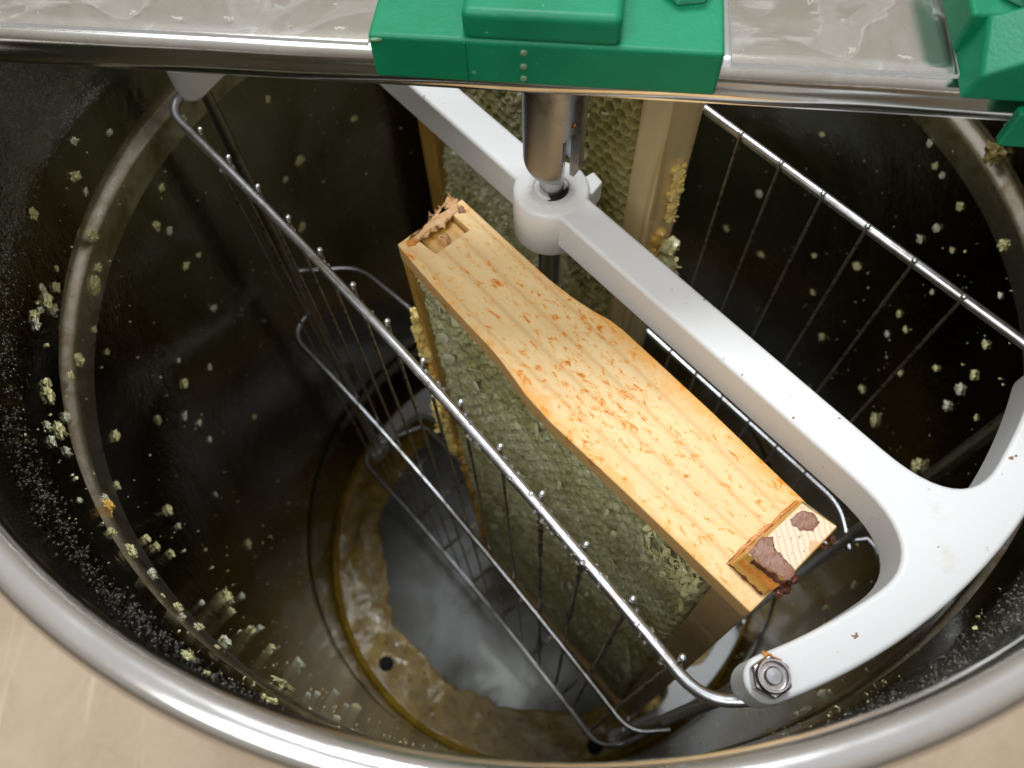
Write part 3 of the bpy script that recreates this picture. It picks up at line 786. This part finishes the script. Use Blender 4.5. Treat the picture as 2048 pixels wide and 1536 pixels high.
# pale torn cappings sticking out of the comb face
def flakes(frm, ns, s0, s1, z0, z1, n0, sgn, mat, parent, size=(.0012, .0042), dens=None):
    b = MB(); cnt = 0
    while cnt < ns:
        s = random.uniform(s0, s1); z = random.uniform(z0, z1)
        if mnoise.noise(Vector((s*45, z*45, 3))) < random.uniform(-.25, .35): continue
        cnt += 1
        L = random.uniform(*size); wd = L*random.uniform(.4, 1.0); a = random.uniform(0, 6.28); lift = random.uniform(.15, .9)
        k = random.randint(6, 9); pts = []
        ca, sa = math.cos(a), math.sin(a)
        for i in range(k):
            t = 2*math.pi*i/k; rr2 = random.uniform(.55, 1.25)
            x = L*.5*math.cos(t)*rr2; y = wd*.5*math.sin(t)*rr2
            hh = (x/L + .5)*lift*L
            pts.append(frm(s + x*ca - y*sa, n0 + sgn*(hh + .0008), z + x*sa + y*ca))
        c0 = sum(pts, Vector())/k + N*sgn*.0004
        top = pts + [c0]; bot = [p - N*sgn*.00035 for p in pts]
        f = [(i, (i+1) % k, k) for i in range(k)] + [(i, k+1+i, k+1+(i+1) % k, (i+1) % k) for i in range(k)]
        b.add(top + bot, f)
    o = b.build('cappings', mat, parent); o['kind'] = 'stuff'; return o
flakes(F1, 110, -.022, .134, -.470, -.088, -.0508, -1, M_flake, fr1, (.0025, .0070))
flakes(F1, 90, .108, .133, -.135, -.088, -.0520, -1, M_burrp, fr1, (.0020, .0055))
# lumps of yellow burr comb squeezed out beside the bottom bar
def burr(name, cpts, mat, parent, jag=.30, petals=9):
    b = MB()
    for (p, r) in cpts:
        b.blob(p, r, 2, (1, 1, 1.15), jag)
        for k in range(petals):
            d = Vector((random.uniform(-1, 1), random.uniform(-1, 1), random.uniform(-1, 1))).normalized()
            u = d.orthogonal().normalized(); w = d.cross(u)
            q = Vector(p) + d*r*.8; s_ = r*random.uniform(.4, .8); a = random.uniform(0, 6)
            e1 = (u*math.cos(a) + w*math.sin(a))*s_; e2 = d*s_*random.uniform(.5, 1.1)
            top = [q - e1*.5, q + e1*.5, q + e1*random.uniform(.2, .7) + e2, q + e2*1.3 + e1*random.uniform(-.2, .2), q - e1*random.uniform(.3, .7) + e2*.8]
            t2 = [x + (u*math.sin(a) - w*math.cos(a))*r*.12 for x in top]
            b.add(top + t2, [(0, 1, 2, 3, 4), (9, 8, 7, 6, 5)] + [(i, 5+i, 5+(i+1) % 5, (i+1) % 5) for i in range(5)])
    return b.build(name, mat, parent)
def line_blobs(a, b_, n, r0, r1, j):
    return [(Vector(a).lerp(Vector(b_), k/(n-1)) + Vector([random.uniform(-j, j) for _ in range(3)]), random.uniform(r0, r1)) for k in range(n)]
burr('burr_comb', line_blobs(F1(-.0335, -.0500, -.1300), F1(-.0325, -.0500, -.1640), 13, .0026, .0044, .0014), M_burr, fr1)
burr('burr_comb', line_blobs(F1(-.0315, -.050, -.168), F1(-.0300, -.051, -.222), 15, .0020, .0036, .0012), M_crumbo, fr1)
burr('burr_comb', line_blobs(F1(-.0350, -.050, -.222), F1(-.0325, -.050, -.28), 17, .0034, .0056, .0016), M_burr, fr1)
burr('burr_comb', line_blobs(F1(-.0260, -.048, -.25), F1(-.0230, -.050, -.44), 34, .0018, .0036, .0018), M_pine_h, fr1, .25)
burr('burr_comb', line_blobs(F1(.128, -.0518, -.092), F1(.122, -.0510, -.125), 8, .0010, .0022, .0022), M_burrp, fr1)

# stains on the white arm
jag_patch([(.1585, -.0652), (.1605, -.0638), (.1635, -.0628), (.1640, -.0636), (.1610, -.0648), (.1592, -.0662)], -.0577, .0004, C, M_propo, 'stain', upper, .0005)
jag_patch([(.1712, -.0440), (.1716, -.0422), (.1728, -.0426), (.1724, -.0442)], -.0577, .0003, C, M_prop, 'stain', upper, .0002)
for (s, n, r) in ((.1700, .0330, .0011), (.1705, .0345, .0007), (.098, -.0060, .0005), (.1185, -.0055, .0006), (.060, .0064, .0005), (.0705, .0060, .0007), (.0745, .0062, .0004), (.128, .0050, .0006), (.172, -.006, .0004)):
    r *= .6; b = MB(); b.blob(C(s, n, -.0574), r, 1, (1.3, 1, .35), .35); b.build('stain', M_prop, upper)
# second frame behind the arm
Z2 = -.012
fr2 = empty('framed_honeycomb', C(-.06, .052, -.487), 'honey frame half hidden behind the white arm, tall pale upright and open yellow cells', 'honey frame', 'honey frames in the baskets')
def F2(s, n, z): return C(s + .006*(-.1 - z)*-1, n, z)
b = MB(); b.box(.0045, .0178, .0385, .0580, -.4775, Z2-.0092, F2)
b.build('bottom_bar', M_pine_v, fr2, bevel=.0009)['label'] = 'tall pale upright board with striped grain'
b = MB(); b.box(-.155, -.141, .0385, .0640, -.4775, Z2-.0092, F2)
b.build('top_bar', M_pine_h, fr2, bevel=.0008)
b = MB(); b.box(-.155, .0178, .0350, .0660, Z2-.009, Z2, F2); b.build('side_bar', M_pine, fr2, bevel=.0008)
b = MB(); b.box(-.155, .0178, .0350, .0660, -.4868, -.4777, F2); b.build('side_bar', M_pine_edge, fr2, bevel=.0008)
def hexmap(S, Z, big):
    w = np.clip(.75 + big*1.2, 0, 1)
    near = np.clip((S + .024)/.004, 0, 1) * np.clip((Z + .170)/.02, 0, 1)
    return w*(1-near)
c2 = comb(F2, -.141, .0046, -.4775, Z2-.0092, .0405, -1, .0061, .00062, .0070, 9, .0019, 'comb', M_comb, fr2, ragged_to_hex=hexmap, hexrag=.18, t=.00050, rnd=.55)
c2.data.materials.append(M_comb2); c2.data.materials.append(M_cell)
mi = []
co = np.zeros(len(c2.data.vertices)*3); c2.data.vertices.foreach_get('co', co); co = co.reshape(-1, 3) + np.array(c2.matrix_basis.translation) + np.array(wloc(fr2))
sv = co @ np.array(D); zv = co[:, 2]
pv = np.zeros(len(c2.data.polygons)*4, dtype=int); c2.data.polygons.foreach_get('vertices', pv); pv = pv.reshape(-1, 4)[:, 0]
nzv = np.array([mnoise.noise(Vector((a*70, b_*70, 1))) for a, b_ in zip(sv[pv], zv[pv])])
inz = ((sv[pv] > -.026 + nzv*.012) & (zv[pv] > -.2 + nzv*.03)).astype(int)
c2.data.polygons.foreach_set('material_index', inz*np.where(LAST['wall'] < .35, 2, 1))
c2['label'] = 'open comb, yellow hexagonal cells beside the upright'
backing(-.141, .0044, -.477, Z2-.0095, .0500, .0570, F2, M_comb, fr2)
flakes(F2, 200, -.138, -.01, -.40, -.05, .0398, -1, M_flake, fr2)
flakes(F2, 70, -.030, -.008, -.20, -.10, .0392, -1, M_burrp, fr2, (.002, .005))
burr('burr_comb', line_blobs(F2(.0195, .049, -.0700), F2(.0200, .050, -.0980), 8, .0016, .0030, .0012), M_burr, fr2)
burr('burr_comb', line_blobs(F2(.0225, .050, -.112), F2(.0245, .050, -.140), 9, .0024, .0042, .0020), M_burrp, fr2)
burr('burr_comb', line_blobs(F2(.0185, .048, -.108), F2(.0180, .046, -.150), 12, .0022, .0038, .0012), M_crumbo, fr2, .2, 3)
b = MB()
b.blob(F2(.0215, .0440, -.126), .0024, 2, (1, .6, 1.2), .15); b.blob(F2(.0245, .0455, -.127), .0022, 2, (1, .6, 1.3), .15)
b.build('propolis', M_propd, fr2)

# ------------------------------------------------------------------ crossbar
bar = empty('crossbar', Bx(0, 0, .0055), 'folded stainless steel crossbar lying over the drum rim', 'crossbar')
hw = .0225; r = .0055; zt = .0195; zb = .0078
prof = [(-hw+.0045, zb-.0008), (-hw+.0008, zb-.0008), (-hw, zb), (-hw-.0005, zb+.003), (-hw, zb+.0045)]
prof += [(-hw + r - r*math.cos(t), zt - r + r*math.sin(t)) for t in np.linspace(0, math.pi/2, 10)]
prof2 = prof + [(-x, z) for x, z in prof[::-1]]
inner = [(x*.955, z - (.0010 if z > .012 else 0)) for x, z in prof2][::-1]
b = MB()
n_ = len(prof2); es = np.linspace(-.205, .205, 60); vv_ = []
for e in es:
    for m_, z in prof2: 
        w = .00025*mnoise.noise(Vector((e*30, m_*60, z*40)))
        vv_.append(Bx(e, m_ + w, z + w))
ff = [(i*n_+k, (i+1)*n_+k, (i+1)*n_+k+1, i*n_+k+1) for i in range(59) for k in range(n_-1)]
b.add(vv_, ff)
b.build('channel', M_bar, bar, smooth=True)
b = MB(); b.box(-.195, .195, -.0190, .0190, .0040, .0062, Bx); b.build('stiffener', M_bar, bar)
for e in (-.196, .196):
    b = MB(); b.box(e-.004, e+.004, -.021, .021, .0040, .0150, Bx); b.build('end_bracket', M_bar, bar, bevel=.0006)

def lid(e0, e1):
    b = MB(); b.box(e0, e1, -.0222, .0200, .01975, .0210, Bx)
    o = b.build('acrylic_strip', [M_acr, M_frost])
    for p in o.data.polygons:
        if abs(p.normal.z) < .5: p.material_index = 1
    return o
tag(lid(-.190, -.0490), 'clear acrylic strip smeared with dried honey on the crossbar, left of the bearing block', 'acrylic strip')
tag(lid(.0475, .1045), 'clear scratched acrylic strip on the crossbar between the two green blocks', 'acrylic strip')

# ------------------------------------------------------------------ green bearing block
blk = empty('bearing_block', Bx(0, 0, .013), 'green plastic bearing block bolted across the middle of the steel crossbar', 'bearing block')
b = MB(); b.box(-.0472, .0446, -.0266, .0266, .0132, .0270, Bx)
body = b.build('body', M_green, blk, bevel=.0013, bseg=4)
b = MB()
b.prism([(-.0222, -.0262), (.0182, -.0262), (.0182, .0262), (-.0222, .0262)], .0262, .0350, Bx)
b.build('raised_housing', M_green, blk, bevel=.0022, bseg=4)
b = MB(); b.box(-.0219, -.0215, -.02695, -.0264, .0134, .0262, Bx); b.build('mould_seam', M_green, blk)
for e, m_ in ((.0345, -.0030), (-.0385, .004)):
    b = MB(); hp = [(e + .0072*math.cos(.2 + k*math.pi/3), m_ + .0072*math.sin(.2 + k*math.pi/3)) for k in range(6)]
    b.prism(hp, .0270, .0330, Bx); nn_ = b.build('hex_nut', M_zinc, blk, bevel=.0006)
    b = MB(); b.lathe([(.0036, .033), (.0036, .0362), (.0030, .0368), (.0001, .0368)], 24, fr=Bx, c=(e, m_)); b.build('bolt_end', M_shaft, nn_, auto=40)
for (e, z, sq_, r) in ((-.0063, .0240, (1.0, .55, .9), .0011), (-.0064, .0197, (1.0, .55, .9), .0011), (-.0064, .0158, (1.0, .55, .9), .0011), (-.0450, .0256, (2.0, .6, .6), .0010)):
    b = MB(); b.blob(Bx(e, -.0266, z), r, 2, sq_); b.build('honey_drip', M_dropg, blk, smooth=True)

# ------------------------------------------------------------------ green clamp at the right
clp = empty('corner_clamp', Bx(.125, 0, .012), 'green plastic clamp with a bright hex bolt at the right end of the crossbar', 'clamp')
b = MB()
b.box(.1030, .160, -.0150, .0240, .0215, .0330, Bx)
b.build('plate', M_green, clp, bevel=.0012, bseg=3)
b = MB()   # wedge-shaped front cheek
P = lambda e, m_, z: Bx(e, m_, z)
v1 = [P(.1050, -.0275, .0178), P(.160, -.0275, .0178), P(.160, -.0275, .0560), P(.1068, -.0275, .0252), 
      P(.1040, -.0100, .0205), P(.160, -.0100, .0205), P(.160, -.0150, .0560), P(.1068, -.0150, .0330)]
b.add(v1, [(0, 1, 2, 3), (3, 2, 6, 7), (4, 7, 6, 5), (0, 3, 7, 4), (1, 5, 6, 2), (0, 4, 5, 1)])
b.build('cheek', M_green, clp, bevel=.0010, bseg=3)
b = MB(); b.box(.1195, .160, -.0310, -.0276, .0060, .0175, Bx); b.build('foot', M_green, clp, bevel=.001)
b = MB(); hp = [(.1195 + .0105*math.cos(.35 + k*math.pi/3), -.0050 + .0105*math.sin(.35 + k*math.pi/3)) for k in range(6)]
b.prism(hp, .0331, .0405, Bx); b.build('hex_bolt', M_zinc, clp, bevel=.0008)

# ------------------------------------------------------------------ wax crumbs on the wall
CR = [(161.8,-0.0751,0.0017,'y'),(167.2,-0.0619,0.0021,'y'),(170.4,-0.0704,0.0026,'y'),(170.5,-0.0791,0.0017,'y'),(179.2,-0.0575,0.0024,'y'),(174.4,-0.092,0.0041,'y'),(150.5,-0.1028,0.003,'y'),(159.7,-0.1176,0.0019,'y'),(164.2,-0.1277,0.0024,'y'),(162.8,-0.1376,0.0022,'y'),(134.9,-0.1776,0.0035,'y'),(139.5,-0.2241,0.004,'y'),(136.1,-0.1284,0.0021,'y'),(138.8,-0.1827,0.0022,'y'),(122.6,-0.1727,0.0026,'y'),(163.9,-0.1617,0.0023,'y'),(160.8,-0.1668,0.0017,'y'),(-177.7,-0.0774,0.0012,'y'),(177.1,-0.102,0.0024,'y'),(179.6,-0.1022,0.0041,'y'),(-175.2,-0.0783,0.0025,'y'),(-173.6,-0.0711,0.0017,'y'),(-172.8,-0.0741,0.0037,'y'),(-172.3,-0.078,0.0024,'y'),(-170.7,-0.0711,0.0015,'y'),(-169.5,-0.0677,0.0021,'y'),(-168.5,-0.0685,0.0023,'y'),(164.3,-0.2013,0.003,'y'),(-174.8,-0.1076,0.0017,'y'),(-168.6,-0.0975,0.0034,'y'),(-165.5,-0.0909,0.002,'y'),(-173.5,-0.1191,0.0018,'y'),(-161.7,-0.0736,0.0031,'y'),(-160.3,-0.0738,0.0026,'y'),(-159.0,-0.0838,0.0019,'y'),(-155.6,-0.0683,0.0018,'y'),(-156.3,-0.0768,0.003,'y'),(-153.7,-0.0684,0.0019,'y'),(-153.7,-0.0774,0.0018,'y'),(-162.1,-0.1236,0.003,'y'),(-146.9,-0.0721,0.0013,'y'),(-150.1,-0.0959,0.0016,'y'),(-148.8,-0.0949,0.0028,'o'),(-156.0,-0.1639,0.0025,'y'),(-153.8,-0.1132,0.0016,'y'),(179.3,-0.1957,0.0026,'y'),(-170.7,-0.1695,0.0021,'y'),(-175.5,-0.2001,0.002,'y'),(-176.8,-0.2189,0.0021,'y'),(-175.7,-0.2339,0.0021,'y'),(171.9,-0.2952,0.0028,'y'),(-154.0,-0.1704,0.0017,'y'),(-166.5,-0.24,0.0015,'y'),(177.0,-0.1849,0.0014,'y'),(172.8,-0.219,0.0018,'y'),(-144.4,-0.0858,0.0021,'y'),(-142.7,-0.0936,0.0033,'y'),(-147.2,-0.1209,0.0019,'y'),(-146.6,-0.1272,0.0028,'y'),(-147.1,-0.1426,0.0018,'y'),(-140.1,-0.1002,0.0023,'y'),(-161.5,-0.2856,0.0026,'y'),(-144.3,-0.1932,0.0043,'y'),(-147.0,-0.2267,0.0028,'y'),(-139.5,-0.1425,0.0014,'y'),(-141.3,-0.1859,0.0017,'y'),(-135.3,-0.0992,0.0021,'y'),(-133.7,-0.0962,0.0013,'y'),(-136.5,-0.0939,0.0009,'y'),(-132.2,-0.0995,0.0015,'y'),(-133.0,-0.1077,0.0014,'y'),(-131.7,-0.123,0.0026,'y'),(-129.1,-0.0988,0.0012,'y'),(-136.2,-0.2098,0.0028,'y'),(-138.8,-0.198,0.0023,'y'),(-140.6,-0.2206,0.0019,'y'),(-123.3,-0.0395,0.0022,'y'),(-120.5,-0.0336,0.0011,'y'),(-134.8,-0.2472,0.0034,'y'),(-124.2,-0.1286,0.0036,'l'),(-117.0,-0.0532,0.0019,'y'),(-124.3,-0.1664,0.0011,'y'),(-126.0,-0.1984,0.0016,'y'),(-129.0,-0.2666,0.002,'y'),(-125.9,-0.2774,0.0032,'y'),(-117.6,-0.1355,0.0014,'y'),(-125.1,-0.2458,0.0014,'y'),(17.3,-0.2056,0.0032,'y'),(-20.2,-0.2027,0.0051,'y'),(-14.4,-0.172,0.0035,'y'),(-13.6,-0.1597,0.0032,'y'),(-13.4,-0.1465,0.0029,'y'),(-2.8,-0.2127,0.0027,'y'),(-7.4,-0.1778,0.002,'y'),(-10.8,-0.1343,0.0023,'y'),(-5.8,-0.2527,0.0042,'y'),(1.1,-0.2587,0.003,'y'),(2.2,-0.1949,0.0019,'y'),(4.5,-0.2127,0.002,'y'),(15.5,-0.2764,0.0035,'y'),(22.3,-0.2564,0.0028,'y'),(5.2,-0.1949,0.0021,'y'),(-6.5,-0.1177,0.0014,'y'),(-19.9,-0.1458,0.0014,'y'),(2.9,-0.1625,0.0014,'y'),(8.7,-0.087,0.0043,'b'),(-1.0,-0.1064,0.0033,'y'),(8.3,-0.1193,0.0022,'y'),(15.4,-0.1178,0.0019,'y'),(13.6,-0.1179,0.0016,'y'),(10.4,-0.1524,0.0031,'y'),(9.2,-0.1387,0.0025,'y'),(4.8,-0.1366,0.0018,'y'),(18.1,-0.1121,0.0019,'y'),(34.7,-0.1543,0.0018,'y'),(41.2,-0.2215,0.0034,'y'),(45.1,-0.2674,0.0029,'y'),(17.5,-0.2076,0.0029,'y'),(25.8,-0.2313,0.0027,'y'),(36.0,-0.268,0.0022,'y'),(-68.6,-0.1094,0.0024,'y'),(-63.3,-0.1396,0.0017,'y'),(-73.3,-0.1055,0.0016,'y'),(-35.9,-0.2534,0.0027,'y'),(-37.8,-0.2903,0.0029,'y')]
def crumb_mesh(seed, mat, flat=.45):
    random.seed(seed)
    bm = bmesh.new(); bmesh.ops.create_icosphere(bm, subdivisions=3, radius=1)
    me = bpy.data.meshes.new('wax_crumb')
    off = Vector((seed*3.1, seed*1.7, 0))
    for q in bm.verts:
        k = .85 + .70*mnoise.noise(q.co*1.7 + off) + .75*mnoise.noise(q.co*4.2 + off*2) + random.uniform(-.10, .12)
        q.co = Vector((q.co.x*k, q.co.y*k*random.uniform(.9, 1.1), q.co.z*k*flat))
    bm.to_mesh(me); bm.free(); me.materials.append(mat); return me
CM = {'y': [crumb_mesh(i, M_crumb) for i in range(7)] + [crumb_mesh(20+i, M_crumbp) for i in range(4)], 'o': [crumb_mesh(40, M_crumbo)], 'b': [crumb_mesh(41, M_crumbb, .8)], 'l': [crumb_mesh(42, M_crumb, .3)]}
random.seed(5)
def place_crumb(t, z, r, kind, label, group):
    o = bpy.data.objects.new('wax_crumb', random.choice(CM[kind])); sc.collection.objects.link(o)
    th = math.radians(t); rad_ = Vector((math.cos(th), math.sin(th), 0))
    o.location = rad_*(RW - r*.28) + Vector((0, 0, z))
    q = rad_.to_track_quat('Z', 'Y').to_matrix().to_4x4() @ Matrix.Rotation(random.uniform(0, 6.28), 4, 'Z')
    o.rotation_euler = q.to_euler(); sx = (1.9, .75, 1) if kind == 'l' else (random.uniform(.85, 1.3), random.uniform(.8, 1.15), 1)
    o.scale = (r*sx[0], r*sx[1], r)
    tag(o, label, 'wax crumb', group)
for t, z, r, k in CR:
    if k == 'o': place_crumb(t, z, r, k, 'deep orange wax crumb on the left drum wall, the only orange one', None)
    elif k == 'b': place_crumb(t, z, r, k, 'brown honeyed wax lump on the bead at the upper right of the drum', None)
    elif k == 'l': place_crumb(t, z, r, k, 'long pale wax sliver on the wall just inside the lower left rim', None)
    else:
        big = r > .0026
        where, grp = ('left wall below the steel bead', 'left wall') if (t > 100 or t < -150) else (('wall inside the lower left rim', 'lower left wall') if t < -80 else ('dark wall right of the white arm', 'right wall'))
        place_crumb(t, z, r*(.72 if big else .88), k, ('large ragged' if big else 'small') + ' pale yellow wax crumb on the ' + where, ('large' if big else 'small') + ' wax crumbs on the ' + grp)
# tiny specks nobody could count
b = MB(); random.seed(9)
tet = [(0, 1, 2), (0, 2, 3), (0, 3, 1), (1, 3, 2)]
for i in range(3600):
    t = random.uniform(0, 2*math.pi); z = -.05 - .47*random.random()**1.15
    if mnoise.noise(Vector((math.cos(t)*6, math.sin(t)*6, z*14))) < random.uniform(-.5, .35): continue
    r = random.choice([.0003, .0004, .0005, .0006, .0009])*random.uniform(.7, 1.2)
    c0 = Vector((math.cos(t), math.sin(t), 0))*(RW - r*.2) + Vector((0, 0, z))
    vs = [c0 + Vector([random.uniform(-1, 1) for _ in range(3)]).normalized()*r*random.uniform(.7, 1.1) for _ in range(6)]
    b.add(vs, [(0, 1, 2), (0, 2, 3), (0, 3, 4), (0, 4, 1), (5, 2, 1), (5, 3, 2), (5, 4, 3), (5, 1, 4)])
tag(b.build('wax_specks', M_crumb), 'fine specks of wax spattered over the drum wall', None, None, 'stuff')
b = MB()
for i in range(900):
    t = random.uniform(0, 2*math.pi); rr_ = random.uniform(.146, .190)
    r = random.choice([.0004, .0006, .0009, .0013, .0020])
    c0 = Vector((rr_*math.cos(t), rr_*math.sin(t), -.5325))
    vs = [c0 + Vector([random.uniform(-1, 1) for _ in range(3)]).normalized()*r*random.uniform(.7, 1.1) for _ in range(6)]
    b.add(vs, [(0, 1, 2), (0, 2, 3), (0, 3, 4), (0, 4, 1), (5, 2, 1), (5, 3, 2), (5, 4, 3), (5, 1, 4)])
tag(b.build('floating_wax_crumbs', M_crumbb), 'wax crumbs floating in the honey at the bottom of the drum', None, None, 'stuff')
# clear honey droplets along the wall under the rim
b = MB()
for i in range(4200):
    t = random.uniform(math.radians(-195), math.radians(-15)); z = -.051 + random.gauss(0, .0045)
    if z > -.012: continue
    r = random.choice([.00018, .00022, .0003, .00045])
    c0 = Vector((math.cos(t), math.sin(t), 0))*(np.interp(-z, [.040, .046, .051, .056, .060], [.1954, .1948, .1936, .1926, RW]) - r*.1) + Vector((0, 0, z))
    b.blob(c0, r, 1)
tag(b.build('wall_droplets', M_drop, smooth=True), 'tiny clear droplets of honey along the wall under the rim', None, None, 'stuff')
